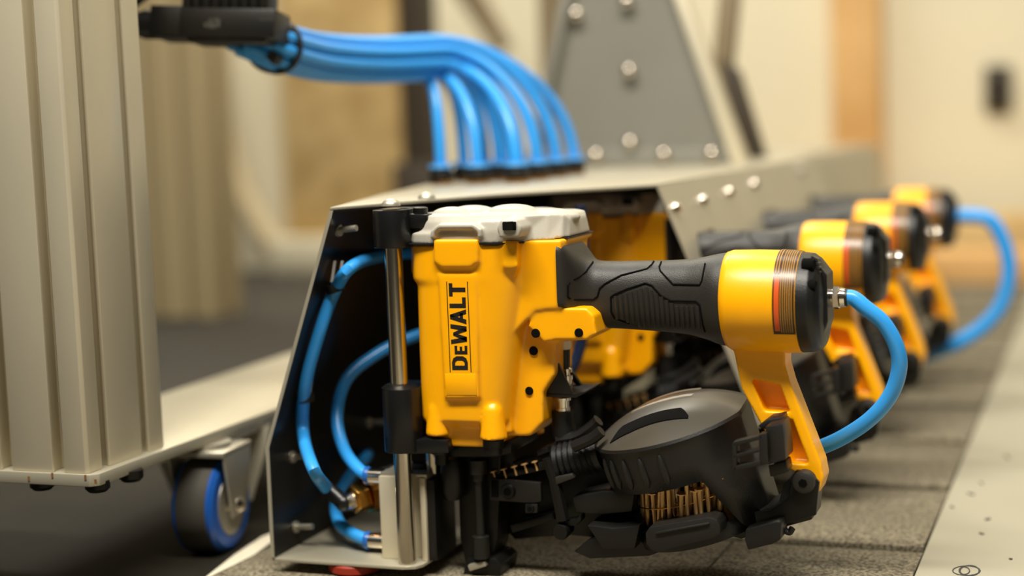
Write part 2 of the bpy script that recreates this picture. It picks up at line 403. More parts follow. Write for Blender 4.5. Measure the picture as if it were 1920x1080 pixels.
il = MB(); il.prism([(a, b, ZT-.0012) for a, b in [(T0.x+.002, .983), (-.478, 1.033), (-.434, 1.130), (-.3395, 1.238), (-.3365, 1.62), (-.3365, YE), (T0.x-.055, YE)]], (0, 0, .0010))
il.build('bounce_blocker', 'shade_black', hs)  # added dark sheet under the top plate, darkens the interior
MB().prism([(-.545, YE, .012), (-.24, YE, .012), (-.334, YE, ZT), (-.545, YE, ZT)], (0, .002, 0)).build('end_panel', 'shade_black', hs)  # end sheet blackened so the interior reads as shaded
for px, py in ((1261, 393), (1313, 378), (1362, 363), (1409, 348)):
    # point on the sloped wall
    v = ray(px, py); t = (ow(0, 0)-CAM).dot(nrm)/v.dot(nrm); c = CAM+v*t
    MB().lathe(c, c+nrm*.0075, [(0, .0065), (.3, .0065), (.32, .0048), (.75, .0042), (1, .002)], 14).build('rivet', 'chrome', hs)
for yy, dx in ((1.056, 0), (1.16, 0)):
    c = onp(733, 386, 2, ZT+.0022) if yy < 1.1 else onp(800, 373, 2, ZT+.0022)
    MB().lathe(c, c+Vector((0,0,.005)), [(0, .0066), (.35, .0064), (.7, .005), (1, .002)], 20).build('button_bolt', 'galv', hs)
def onpanel(px, py):
    v = ray(px, py)
    best = None
    # left panel is close to planar between kink and top / kink and bottom
    for a, b, c in ((A[0][0], A[0][1], A[1][1]), (A[0][1], A[0][2], A[1][2])):
        n = (b-a).cross(c-a); t = (a-CAM).dot(n)/v.dot(n); p = CAM+v*t
        if (a is A[0][0]) == (p.z > K0.z+.001): best = p
    return best or CAM+v*1.25
for px, py in ((546, 857), (552, 988), (690, 793), (632, 432)):
    c = onpanel(px, py); n = Vector((1, -.1, .1)).normalized()
    MB().lathe(c, c+n*.016, [(0, .0045), (.15, .0045), (.16, .0022), (1, .0022)], 10).build('stud', 'galv', hs)
# tower
tw = thing('riveted_tower', 'grey tapering riveted metal tower standing on the housing top', 'tower', (-.5, 1.75, ZT))
def yp(px, py, y): return onp(px, py, 1, y)
s = MB(); s.prism([yp(a, b, 1.75) for a, b in ((992, 306), (1388, 306), (1259, -60), (1068, -60))], (0, .003, 0)); s.build('plate', 'tower', tw)
s = MB(); s.prism([yp(a, b, 1.735) for a, b in ((1374, 312), (1400, 310), (1262, -60), (1243, -60))], (0, .03, 0)); s.build('flange', 'alu', tw, bevel=.001)
s = MB(); s.prism([yp(a, b, 1.735) for a, b in ((985, 312), (1003, 312), (1078, -60), (1062, -60))], (0, .03, 0)); s.build('flange', 'tower', tw, bevel=.001)
s = MB(); s.prism([yp(a, b, 1.742) for a, b in ((992, 316), (1388, 312), (1386, 278), (998, 284))], (0, .008, 0)); s.build('foot_flange', 'tower', tw, bevel=.001)
for px, py in ((1118, 291), (1245, 290), (1335, 288), (1040, 296), (1182, 268), (1180, 133), (1080, 27), (1175, 2)):
    c = yp(px, py, 1.742)
    MB().lathe(c, c+Vector((0, -.008, 0)), [(0, .0078), (.5, .0074), (.85, .005), (1, .002)], 14).build('screw', 'chrome', tw)
s = MB(); s.prism([yp(a, b, 1.93) for a, b in ((1338, 318), (1350, 110), (1380, 132), (1438, 318), (1392, 330))][1:], (0, .03, 0)); s.build('back_leg', 'darkpost', tw, bevel=.002)
s = MB(); s.prism([yp(a, b, 1.94) for a, b in ((1330, 170), (1352, -60), (1386, -60), (1368, 130), (1372, 190))], (0, .03, 0)); s.build('back_upright', 'brace', tw, bevel=.002)
# rear housing section
rh = thing('rear_housing_section', 'pale grey housing section further along the row beyond the tower', 'housing', (-.3, 2.2, 0))
a, b = yp(1436, 300, 2.0), yp(1556, 300, 2.0)
MB().prism([(a.x-.15, 2.0, 0), (b.x+.01, 2.0, 0), (b.x-.01, 2.0, .16), (a.x+.06, 2.0, a.z), (a.x-.15, 2.0, a.z)], (0, .6, 0)).build('shell', 'sheet', rh, bevel=.002)
MB().box((a.x-.1, 1.99, a.z), (b.x-.03, 2.6, a.z+.004)).build('lid', 'sheet', rh, bevel=.001)
# foot under the housing
c = onp(668, 1062, 2, .0045); s = MB().lathe((c.x, c.y, .0022), (c.x, c.y, .0098), [(0, .017), (.2, .0195), (.8, .0195), (1, .018)], 24)
tag(recenter(s.build('rubber_foot', 'red')), 'dark red rubber foot under the housing floor', 'foot')

# ------------------------------------------------------------------ hose fittings and bundle
fits = []
for j in range(4):
    for i in range(3):
        fits.append((i, j, Vector(([-.568, -.532, -.495][i], 1.340+.055*j, ZT+.0022))))
rown = ['front row', 'second row', 'third row', 'back row']; coln = ['left', 'middle', 'right']
BX = [at(815, 108, 1.48), at(700, 112, 1.41), at(600, 106, 1.34), at(520, 86, 1.275), at(468, 64, 1.262), at(448, 56, 1.262)]
offs = []
for r_, n_ in ((.0060, 3), (.0160, 9)):
    for k in range(n_):
        a = 2*PI*k/n_+.35; offs.append((math.cos(a)*r_*.95, math.sin(a)*r_))
offs.sort(key=lambda o: o[1])
order = sorted(fits, key=lambda f: (f[0]*.036+f[1]*.03))
for k, (i, j, b0) in enumerate(order):
    u_, v_ = offs[k]
    ft = thing('push_fitting', f'black push-in fitting on the housing top, {coln[i]} one of the {rown[j]}', 'fitting', b0, 'hose fittings on the housing top')
    MB().lathe(b0, b0+Vector((0,0,.003)), [(0, .0115), (1, .0115)], 6).build('hex_base', 'brass', ft)
    MB().lathe(b0+Vector((0,0,.003)), b0+Vector((0,0,.014)), [(0, .009), (.25, .0112), (.7, .0112), (1, .008)], 18).build('body', 'black', ft)
    MB().lathe(b0+Vector((0,0,.014)), b0+Vector((0,0,.018)), [(0, .0075), (.3, .0115), (1, .0105)], 18).build('release_collar', 'blueclip', ft)
    pts = []
    side_ = (BX[0]-BX[1]).normalized().cross(Vector((0,0,1)))
    sp_ = [1.05, 1, .98, .95, .95, .95]
    bo = [q+side_*u_*f_+Vector((0,0,v_*f_)) for q, f_ in zip(BX, sp_)]
    p0 = b0+Vector((0,0,.012)); ed = (bo[0]-bo[1]).normalized()
    rank = k/11
    end = bo[0]-ed*(.020*(1-rank))
    hv = end-p0; hh = math.hypot(hv.x, hv.y)
    pts = bez(p0, p0+Vector((0,0,hv.z*(.95-.35*rank))), end+ed*max(.008, hh*(.6-.03*rank)), end, 20)
    pts = pts+spline([end]+bo[1:], 6)[1:]
    h = MB().tube(pts, .0052, 12).build('air_hose', 'hose')
    tag(h, f'blue air hose rising from the {coln[i]} fitting of the {rown[j]} on the housing top', 'hose', 'blue hoses in the arching bundle')
zt = MB(); c = at(522, 88, 1.276); d_ = (BX[2]-BX[3]).normalized(); n_ = d_.orthogonal().normalized(); b_ = d_.cross(n_)
zt.tube([c+(n_*math.cos(a)+b_*math.sin(a))*.0200 for a in [2*PI*i/24 for i in range(25)]], .0024, 8)
z = tag(zt.build('cable_tie', 'zip'), 'black cable tie around the blue hose bundle beside the manifold', 'cable tie')
zt = MB(); c = at(508, 84, 1.274)
zt.tube([c+(n_*math.cos(a)+b_*math.sin(a))*.0204+d_*.006*math.sin(a) for a in [2*PI*i/24 for i in range(25)]], .0024, 8)
zt.obox(at(516, 108, 1.258), d_*.005, n_*.004, b_*.004)
tag(zt.build('cable_tie', 'zip'), 'second black cable tie crossing beneath the first on the hose bundle', 'cable tie')

# ------------------------------------------------------------------ guide rod, clamps, cylinder
ry = YG-.040
rt_, rb_ = onp(742, 470, 1, ry), onp(759, 1050, 1, ry); rx = (rt_.x+rb_.x)/2
gr = MB().lathe((rx, ry, zb), (rx, ry, ZT), [(0, .0062), (1, .0062)], 28).build('guide_rod', 'rod')
tag(recenter(gr), 'polished steel guide rod standing at the front of the housing', 'rod')
uc = thing('rod_clamp', 'black clamp block at the top of the steel guide rod', 'clamp', (rx, ry, .23))
def bz(py): return onp(742, py, 1, ry-.01).z
MB().lathe((rx, ry, bz(466)), (rx, ry, ZT-.0005), [(0, .0125), (.02, .0130), (1, .0130)], 24).box((rx-.013, ry, bz(466)), (rx+.012, ry+.03, ZT-.0005)).build('block', 'printed', uc, bevel=.0008)
MB().pr([(748, 400), (800, 402), (803, 414), (796, 428), (752, 430)], -.040, -.028).build('arm', 'printed', uc, bevel=.001)
MB().lathe(gp(788, 402, -.033), gp(788, 388, -.033), [(0, .0052), (.9, .0052), (1, .004)], 14).build('bolt', 'darksteel', uc)
lc = thing('rod_clamp', 'black sliding clamp halfway down the steel guide rod', 'clamp', (rx, ry, .1))
z0, z1 = bz(850), bz(730)
MB().lathe((rx+.001, ry, z0), (rx+.001, ry, z1), [(0, .0130), (1, .0130)], 24).box((rx-.012, ry, z0), (rx+.014, ry+.03, z1)).build('sleeve', 'printed', lc, bevel=.0008)
MB().lathe((rx, ry, z1), (rx, ry, z1+.002), [(0, .0125), (1, .0095)], 24).build('bushing', 'darksteel', lc)
MB().pr([(752, 828), (800, 822), (838, 826), (842, 850), (755, 852)], -.045, -.018, -.045).build('flange', 'printed', lc, bevel=.001)
MB().pr([(770, 715), (802, 700), (806, 712), (790, 735), (772, 740)], .0, .012, -.02).build('web', 'printed', lc, bevel=.001)
MB().lathe(gp(828, 870, -.03), gp(828, 848, -.03), [(0, .0048), (1, .0048)], 12).build('bolt', 'darksteel', lc)
pc = thing('pneumatic_cylinder', 'square aluminium pneumatic cylinder behind the foot of the guide rod', 'cylinder', (rx+.006, 1.02, zb))
X0, X1 = onp(717, 1000, 1, 1.0).x, onp(803, 1000, 1, 1.0).x; zc1 = onp(760, 893, 1, 1.0).z
MB().box((X0, .9975, zb), (rx-.0085, 1.037, zc1)).box((rx+.0085, .9975, zb), (X1, 1.037, zc1)).box((rx-.009, 1.006, zb), (rx+.009, 1.037, zc1)).build('body', 'alu', pc, bevel=.0008)
MB().box((X1-.0004, 1.000, zb), (X1+.006, 1.036, zc1-.002)).build('black_side_cover', 'black', pc, bevel=.0006)
MB().box((X0+.001, .999, zc1), (X1+.001, 1.036, zc1+.0022)).build('end_plate', 'galv', pc, bevel=.0004)
MB().cyl((rx+.012, 1.016, zc1), (rx+.012, 1.016, z0), .0055).build('piston_rod', 'rod', pc)
MB().cyl((rx+.001, 1.020, zc1+.002), (rx+.001, 1.020, zc1+.006), .0075, seg=6).build('nut', 'darksteel', pc)
print('NP', [onpanel(*q) for q in ((568, 810), (600, 620), (660, 500))]) if False else None
def onx(px, py, y): return onp(px, py, 1, y)
for py in (893, 1015):
    c = onx(717, py, 1.012)
    MB().lathe(c+Vector((.003,0,0)), c-Vector((.0095,0,0)), [(0, .0056), (1, .0056)], 16).build('port_fitting', 'chrome', pc)
    MB().lathe(c-Vector((.0095,0,0)), c-Vector((.013,0,0)), [(0, .0058), (.6, .0068), (1, .0062)], 16).build('release_collar', 'hosedark', pc)
sv = thing('elbow_fitting', 'brass hex fitting with black elbow below the inner blue hose', 'fitting', onx(670, 935, 1.02))
c = onx(660, 938, 1.015); dr = Vector((.55, .8, .12)).normalized()
MB().lathe(c, c+dr*.012, [(0, .0095), (.1, .0112), (.9, .0112), (1, .0095)], 6).build('hex_nut', 'brass', sv, bevel=.0005)
MB().lathe(c-dr*.006, c+dr*.002, [(0, .0060), (1, .0068)], 16).build('neck', 'chrome', sv)
MB().lathe(c+dr*.012, c+dr*.022, [(0, .013), (1, .013)], 18).build('flange', 'brass', sv)
MB().cyl(c+dr*.022, c+dr*.045, .017, seg=8).build('valve_body', 'black', sv)
e_ = c-dr*.007
MB().ball(e_, .0062).tube([e_, onx(630, 930, 1.01), onx(612, 915, 1.01)], .0058, 12).build('elbow', 'printed', sv)

def near_panel(px, py, gap=.012):
    p = onpanel(px, py); return CAM+(p-CAM)*(1-gap/.35)
h1 = [onx(612, 916, 1.01), near_panel(588, 880, .030), near_panel(568, 810, .008), near_panel(573, 720, .006), near_panel(600, 620, .006), near_panel(628, 545, .006), near_panel(660, 500, .016), onx(720, 479, 1.095), onx(800, 473, 1.105), onx(900, 480, 1.115), onx(960, 520, 1.12)]
tag(MB().tube(spline(h1, 8), .0046, 12).build('air_hose', 'hose'), 'long blue hose climbing the inside of the housing side panel', 'hose', 'hoses inside the housing')
h2 = [onx(700, 893, 1.012), onx(675, 882, 1.014), onx(645, 842, 1.03), onx(632, 780, 1.045), onx(650, 712, 1.06), onx(700, 668, 1.08), onx(765, 635, 1.10), onx(850, 615, 1.115), onx(930, 650, 1.125), onx(950, 760, 1.13)]
tag(MB().tube(spline(h2, 8), .0046, 12).build('air_hose', 'hose'), 'blue hose looping from the upper cylinder port behind the guide rod', 'hose', 'hoses inside the housing')
h3 = [onx(700, 1015, 1.012), onx(668, 1004, 1.015), onx(636, 980, 1.03), onx(630, 940, 1.06), onx(655, 895, 1.085), onx(686, 858, 1.11), onx(694, 848, 1.20), onx(730, 830, 1.30)]
tag(MB().tube(spline(h3, 8), .0046, 12).build('air_hose', 'hose'), 'short blue hose curving up from the lower cylinder port', 'hose', 'hoses inside the housing')
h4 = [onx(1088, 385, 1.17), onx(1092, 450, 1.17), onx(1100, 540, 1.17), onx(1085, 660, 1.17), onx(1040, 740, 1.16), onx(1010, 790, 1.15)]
tag(MB().tube(spline(h4, 8), .0046, 12).build('air_hose', 'hose_shaded'), 'blue hose, coloured dark for shade, hanging behind the first gun handle root', 'hose', 'hoses inside the housing')
for px, py, yy, lab, d_ in ((628, 540, 1.09, 'black cable tie high on the long inner blue hose', Vector((.25,.1,-.9))), (573, 745, 1.035, 'black cable tie low on the long inner blue hose', Vector((.05,.1,-1)))):
    c = near_panel(px, py, .0062); d_.normalize()
    k = thing('cable_tie', lab, 'cable tie', c)
    MB().lathe(c-d_*.003, c+d_*.003, [(0, .0052), (0, .0064), (1, .0064), (1, .0052)], 16).obox(c+Vector((-.009, .002, 0)), (.006, 0, 0), (0, .003, 0), (0, 0, .003)).build('strap', 'zip', k)
    for q in (0, 1):
        MB().obox(c+Vector((.001+.0058*q, -.003, .012)), (.0009, 0, 0), (0, .0006, 0), Vector((.0016, 0, .0075))).build('tie_tail', 'white', k)

# ================================================================== NAIL GUN
XG = -.4127
gun = thing('coil_nail_gun', 'frontmost yellow and black coil roofing nail gun, sharp in focus', 'nail gun', (XG, YG, 0.0022), 'row of coil nail guns')
def sup(c, a, b, n=3.2, seg=48, axis='z'):
    out = []
    for k in range(seg):
        t = 2*PI*k/seg; ct, st = math.cos(t), math.sin(t)
        u_ = math.copysign(abs(ct)**(2/n), ct)*a; v_ = math.copysign(abs(st)**(2/n), st)*b
        out.append(Vector(c)+(Vector((u_, v_, 0)) if axis == 'z' else Vector((0, v_, u_))))
    return out
def zsec(py, xl, xr, b, n=4.2, cy=0, dz=0):
    A_, B_ = gp(xl, py), gp(xr, py); z = (A_.z+B_.z)/2+dz
    return sup(((A_.x+B_.x)/2, YG+cy, z), (B_.x-A_.x)/2, b, n)
# --- yellow body
q = MB()
q.loft([zsec(449, 802, 1030, .047), zsec(512, 803, 1027, .0468), zsec(524, 812, 1026, .0465), zsec(620, 815, 1010, .0455), zsec(700, 818, 1000, .045), zsec(768, 821, 992, .0445), zsec(784, 826, 985, .038), zsec(818, 828, 975, .037)])
# collar bands / lugs at the top
q.loft([zsec(448, 789, 826, .026, 2.6), zsec(506, 789, 826, .026, 2.6), zsec(520, 800, 826, .018, 2.6)])
# web carrying the trigger valve, upper part proud of the lower part along a slanting step
web = [(930, 449), (1050, 447), (1050, 572), (1096, 574), (1114, 592), (1120, 628), (1102, 638), (1048, 640), (1040, 650), (1040, 702), (1018, 737), (1018, 792), (994, 818), (930, 818)]
q.pr(web, -.027, .012, -.027)
q.pr([(905, 452), (1052, 450), (1052, 577), (1004, 582), (940, 652), (905, 655)], -.0375, .02, -.0375)
q.pr([(1000, 577), (1098, 578), (1113, 592), (1118, 626), (1100, 637), (1040, 638), (1020, 642), (990, 612)], -.036, 0, -.036)
q.pr([(905, 640), (940, 652), (950, 690), (960, 812), (905, 812)], -.032, 0, -.032)
# front facing panels
DF = -.0475
q.pr([(812, 449), (896, 449), (896, 492), (882, 503), (826, 503), (812, 492)], -.0502, -.03, -.0502)
q.pr([(822, 514), (892, 514), (898, 748), (834, 748)], DF-.0005, -.03, DF)
q.pr([(905, 452), (914, 452), (914, 556), (905, 562)], -.0435, -.03, -.0435)
# bump above the triangular hollow
q.loft([[gp(x_, y_, d_) for x_, y_, d_ in ring_] for ring_ in (
    [(936, 452, -.035), (943, 452, -.046), (970, 452, -.046), (978, 452, -.035), (978, 452, -.02), (936, 452, -.02)],
    [(936, 500, -.035), (943, 500, -.0475), (970, 500, -.0475), (978, 500, -.035), (978, 500, -.02), (936, 500, -.02)],
    [(941, 520, -.034), (947, 518, -.044), (966, 518, -.044), (973, 520, -.034), (973, 520, -.02), (941, 520, -.02)])])
# lower screw columns
for x_, yt_, yb_, r0, r1, d_ in ((821, 764, 815, .0066, .0088, -.038), (925, 774, 822, .0070, .0096, -.040), (1000, 780, 812, .006, .008, .030), (850, 770, 815, .007, .009, .036)):
    a, b = gp(x_, yt_, d_), gp(x_, yb_, d_); b.x = a.x = (a.x+b.x)/2
    q.lathe(b, a, [(0, r1), (1, r0)], 20).ball(a, r0*1.0, 1, 1, 1.1)
# upper right skirt under the cap over the handle root
q.pr([(1020, 446), (1088, 440), (1088, 450), (1020, 462)], -.028, .028, 0)
body = q.build('body_housing', 'yellow', gun, remesh=.00105, smooth=9)
# holes / screws in the web
for x_, y_, d_, r_ in ((1004, 625, -.0365, .0031), (1000, 658, -.0275, .0031), (992, 733, -.0275, .0029), (1085, 624, -.0365, .0030)):
    c = gp(x_, y_, d_)
    MB().lathe(c+Vector((0,.004,0)), c-Vector((0,.0006,0)), [(0, r_), (.85, r_), (1, r_*.86)], 18).build('pin_hole', 'hole', body)
# lettering on the body, reading upward
def letter_polys(ch):
    t = .26
    if ch == 'D':
        o = [(0, 0), (.45, 0), (.68, .09), (.8, .3), (.8, .7), (.68, .91), (.45, 1), (0, 1)]
        i = [(t, .2), (.42, .2), (.52, .3), (.54, .4), (.54, .6), (.52, .7), (.42, .8), (t, .8)]
        n = 8; return ('ring', o, i, .8)
    if ch == 'E': return ('polys', [[(0,0),(t,0),(t,1),(0,1)], [(t,0),(.62,0),(.62,.21),(t,.21)], [(t,.4),(.56,.4),(.56,.6),(t,.6)], [(t,.79),(.62,.79),(.62,1),(t,1)]], None, .62)
    if ch == 'W': return ('polys', [[(.14,0),(.42,0),(.26,1),(0,1)], [(.14,0),(.42,0),(.67,.85),(.49,.85)], [(.74,0),(1.02,0),(.67,.85),(.49,.85)], [(.74,0),(1.02,0),(1.16,1),(.90,1)]], None, 1.16)
    if ch == 'A': return ('polys', [[(0,0),(.27,0),(.56,1),(.3,1)], [(.59,0),(.86,0),(.56,1),(.3,1)], [(.2,.2),(.66,.2),(.62,.4),(.24,.4)]], None, .86)
    if ch == 'L': return ('polys', [[(0,0),(t,0),(t,1),(0,1)], [(t,0),(.62,0),(.62,.22),(t,.22)]], None, .62)
    if ch == 'T': return ('polys', [[(.25,0),(.51,0),(.51,.8),(.25,.8)], [(0,.78),(.76,.78),(.76,1),(0,1)]], None, .76)
DT = DF-.0006
def tpt(sv_, tv, dz=0):     # sv_ 0..1 bottom to top along the word, tv 0..1 baseline to cap height (right to left)
    pb0, pb1, pt0, pt1 = (877.5, 694), (872, 531), (848, 694), (841, 531)
    xb, yb = pb0[0]+(pb1[0]-pb0[0])*sv_, pb0[1]+(pb1[1]-pb0[1])*sv_
    xt, yt = pt0[0]+(pt1[0]-pt0[0])*sv_, pt0[1]+(pt1[1]-pt0[1])*sv_
    return gp(xb+(xt-xb)*tv, yb+(yt-yb)*tv, DT-dz)
lg = MB(); pos = 0; widths = []
word = [('D', 1.0), ('E', .8), ('W', 1.0), ('A', 1.0), ('L', 1.0), ('T', 1.0)]
gap = .085
kern = {1: .10, 2: .09, 3: -.02, 4: .07, 5: .05}
pos_list = []; p_ = 0
for i_, (ch, sc_) in enumerate(word):
    p_ += kern.get(i_, 0); pos_list.append(p_); p_ += letter_polys(ch)[3]*sc_
tot = p_
for (ch, sc_), p0_ in zip(word, pos_list):
    kind, a_, b_, w_ = letter_polys(ch)
    f_ = lambda pt: tpt((p0_+pt[0]*sc_)/tot, pt[1]*sc_)
    if kind == 'polys':
        for pl_ in a_: lg.prism([f_(pt) for pt in pl_], (0, .0010, 0))
    else:
        n_ = len(a_)
        for k in range(n_):
            lg.prism([f_(a_[k]), f_(a_[(k+1) % n_]), f_(b_[(k+1) % n_]), f_(b_[k])], (0, .0010, 0))
lg.build('brand_lettering', 'print_black', body)
fr_ = MB()
for x0_, x1_ in ((836.5, 843.5), (875.5, 882.5)):
    fr_.prism([gp(x0_, 528, DT), gp(x0_+1.6, 528, DT), gp(x1_+1.6, 698, DT), gp(x1_, 698, DT)], (0, .0008, 0))
fr_.build('lettering_border', 'print_black', body)
MB().pr([(834, 701), (891, 701), (894, 741), (837, 741)], DT-.0001, DT+.003, DT-.0001).build('blank_plate', 'yellow', body, bevel=.0002)

# --- gasket and cap
g_ = MB(); g_.loft([zsec(447.5, 790, 1030, .0485, dz=.0007), zsec(450.5, 790, 1030, .0485, dz=.0007)]).pr([(1000, 445), (1089, 439), (1089, 442), (1000, 450)], -.0285, .0285, 0)
g_.build('gasket', 'zip', gun)
q = MB()
q.loft([zsec(447, 788, 1036, .048, 3), zsec(428, 790, 1036, .048, 3), zsec(424, 806, 1036, .0475, 3), zsec(408, 808, 1034, .046, 3), zsec(396, 806, 1030, .042, 3)])
q.loft([[gp(x_, y_, 0)+Vector((0, s_*b_, 0)) for x_, y_, s_ in ring_] for ring_, b_ in (
    ([(1000, 446, -1), (1000, 398, -1), (1000, 398, 1), (1000, 446, 1)], .040),
    ([(1055, 442, -1), (1055, 396, -.85), (1055, 396, .85), (1055, 442, 1)], .034),
    ([(1080, 440, -1), (1077, 398, -.8), (1077, 398, .8), (1080, 440, 1)], .029),
    ([(1088, 439, -1), (1084, 408, -.8), (1084, 408, .8), (1088, 439, 1)], .022))])
for x_, y_, d_, rx_, ry_ in ((846, 396, -.024, .015, .010), (885, 393, -.012, .018, .014), (960, 391, -.012, .019, .014), (918, 398, .018, .02, .018), (1030, 399, -.006, .022, .016)):
    c = gp(x_, y_, d_); q.ball(c-Vector((0,0,.003)), 1, rx_, ry_, .0062, 20, 10)
# raised pocket frame on the front
for pl_ in ([(812, 428), (822, 420), (888, 420), (902, 430), (902, 447), (894, 447), (894, 436), (886, 430), (822, 430), (814, 436), (814, 447), (806, 447), (806, 434)],):
    q.pr(pl_, -.0512, -.03, -.0512)
# screw lug
q.pr([(930, 428), (938, 412), (968, 412), (978, 428), (972, 446), (936, 446)], -.0535, -.03, -.0535)
cap = q.build('cylinder_cap', 'grey_cap', gun, remesh=.00105, smooth=3)
c0, c1 = gp(942, 432, -.055), gp(966, 416, -.055)
MB().box((c0.x, c0.y, c0.z), (c1.x, c0.y+.004, c1.z)).build('screw_pocket', 'hole', cap, bevel=.0004)
c = gp(953, 424, -.0555); MB().lathe(c+Vector((0,0,-.0025)), c+Vector((0,0,.003)), [(0, .0036), (1, .0036)], 6).build('cap_screw', 'darksteel', cap)

# --- handle
HS = [(1078, 449, 567, .0255, 9, -.014), (1084, 449, 567, .0255, 9, -.014), (1090, 452, 569, .0250, 8, -.013), (1096, 464, 574, .0245, 7, -.010), (1101, 477, 584, .0240, 5, -.006), (1112, 488, 600, .0228, 3.4, -.002), (1128, 490, 613, .0212, 2.8, 0), (1165, 490, 615, .0205, 2.5, 0), (1210, 489, 618, .020, 2.5, 0), (1262, 488, 622, .0203, 2.5, 0), (1300, 486, 627, .0212, 2.5, 0), (1330, 480, 636, .024, 2.4, 0), (1352, 475, 645, .0275, 2.3, 0), (1372, 473, 649, .0285, 2.2, 0)]
HSW = []
for x_, a_, b_, hd, nn_, cy_ in HS:
    A_, B_ = gp(x_, a_), gp(x_, b_); HSW.append(((A_.x+B_.x)/2, (A_.z+B_.z)/2, (A_.z-B_.z)/2, hd, nn_, cy_))
def hsec(x):
    for i in range(len(HSW)-1):
        if HSW[i][0] <= x <= HSW[i+1][0]:
            t = (x-HSW[i][0])/(HSW[i+1][0]-HSW[i][0]); return [HSW[i][k]*(1-t)+HSW[i+1][k]*t for k in range(6)]
    return HSW[0] if x < HSW[0][0] else HSW[-1]
q = MB(); rings = []
xs = [HSW[0][0]+(HSW[-1][0]-HSW[0][0])*i/60 for i in range(61)]
for x in xs:
    _, zc, a_, hd, HN, cy_ = hsec(x); rings.append(sup((x, YG+cy_, zc), a_, hd, HN, 44, 'x'))
for _ in range(2):
    rings = [rings[0]]+[[(rings[i-1][k]+rings[i][k]*2+rings[i+1][k])/4 for k in range(44)] for i in range(1, 60)]+[rings[-1]]
q.loft(rings)
grip = q.build('handle_grip', 'rubber', gun, sharp=60)
def hpt(px, py, off=0):
    dy = -.02
    for _ in range(8):
        p = gp(px, py, dy); _, zc, a_, hd, HN, cy_ = hsec(p.x)
        s_ = min(.985, abs((p.z-zc)/a_)); dy = cy_-hd*(1-s_**HN)**(1/HN)
    p = gp(px, py, dy-off); return p
gv = MB()
lines = [[(1112, 491), (1098, 510), (1085, 520), (1070, 527), (1065, 535), (1065, 557), (1072, 562), (1112, 562), (1120, 556), (1124, 541), (1134, 532), (1165, 516), (1213, 504), (1222, 496), (1226, 490)],
    [(1240, 491), (1236, 500), (1238, 508), (1262, 533), (1312, 534), (1316, 526), (1322, 494)],
    [(1180, 607), (1152, 597), (1146, 585), (1145, 557), (1152, 552), (1175, 542), (1210, 531), (1222, 535), (1240, 555), (1258, 564), (1305, 565), (1312, 572), (1318, 610), (1322, 622)]]
for ln in lines:
    for a_, b_ in zip(ln[:-1], ln[1:]):
        pass
    P = []
    for a_, b_ in zip(ln[:-1], ln[1:]):
        for k in range(4): P.append(hpt(a_[0]+(b_[0]-a_[0])*k/4, a_[1]+(b_[1]-a_[1])*k/4, .0002))
    P.append(hpt(*ln[-1], .0002)); gv.tube(P, .00062, 6)
gv.build('grip_groove', 'hole', grip)
rb = MB()
for k in range(17):
    x_ = 1154+k*9.6
    top = 552-(x_-1154)*.28 if x_ < 1214 else (537+(x_-1214)*.62 if x_ < 1262 else 571)
    top = max(536, min(top+3, 574)); bot = 598 if k < 2 else (604 if k < 4 else 611+min(k*.3, 5))
    P = [hpt(x_+(y_-top)*.07, y_, .0003) for y_ in [top+(bot-top)*i/7 for i in range(8)]]
    rb.tube(P, .0012, 6)
rbo = rb.build('grip_rib', 'rubber', grip); rbo['kind'] = 'stuff'

# --- rear ring, label and end cap
RS = [(1357, 478, 641, .0270), (1361, 472, 650, .0305), (1372, 468.5, 657, .0325), (1420, 468, 660, .0335), (1470, 469, 661, .0335), (1501, 471, 661, .0330)]
RSW = []
for x_, a_, b_, hd in RS:
    A_, B_ = gp(x_+6, a_), gp(x_+6, b_); RSW.append(((A_.x+B_.x)/2, (A_.z+B_.z)/2, (A_.z-B_.z)/2, hd))
def rsec(x):
    for i in range(len(RSW)-1):
        if RSW[i][0] <= x <= RSW[i+1][0]:
            t = (x-RSW[i][0])/(RSW[i+1][0]-RSW[i][0]); return [RSW[i][k]*(1-t)+RSW[i+1][k]*t for k in range(4)]
    return RSW[0] if x < RSW[0][0] else RSW[-1]
def rpt(x, th, off=0):
    _, zc, a_, hd = rsec(x)
    return Vector((x, YG-(hd+off)*math.sin(th), zc+(a_+off)*math.cos(th)))
q = MB(); q.loft([[rpt(x, 2*PI*k/56) for k in range(56)] for x in [v[0] for v in RSW]])
ringo = q.build('rear_housing', 'yellow', gun, sharp=50)
def rpatch(x0, x1, t0, t1, off, n=26, mb=None):
    mb = mb or MB(); V, Fs = [], []
    for i in range(n+1):
        th = t0+(t1-t0)*i/n
        V += [rpt(x0, th, off), rpt(x1, th, off), rpt(x1, th, -.0005), rpt(x0, th, -.0005)]
    for i in range(n):
        for k in range(4): Fs.append((i*4+k, i*4+(k+1) % 4, i*4+4+(k+1) % 4, i*4+4+k))
    Fs += [(0, 1, 2, 3), (n*4+3, n*4+2, n*4+1, n*4)]
    return mb.add(V, Fs)
lx0, lx1 = gp(1449, 560, -.030).x, gp(1490, 560, -.030).x; lw_ = lx1-lx0
lab = rpatch(lx0, lx1, -.35, 2.12, .0003).build('warning_label', 'label_dark', ringo)
s = MB()
for f0 in (.36, .46, .56, .66, .76, .86): rpatch(lx0+lw_*f0, lx0+lw_*(f0+.034), -.32, 2.07, .0005, mb=s)
s.build('printed_line', 'label_line', lab)
rpatch(lx0+lw_*.08, lx0+lw_*.31, .95, 2.04, .0005).build('red_print_block', 'label_red', lab)
s = MB()
for f0 in (.08, .2): rpatch(lx0+lw_*f0, lx0+lw_*(f0+.045), -.32, .9, .0005, mb=s)
s.build('printed_line', 'label_line', lab)
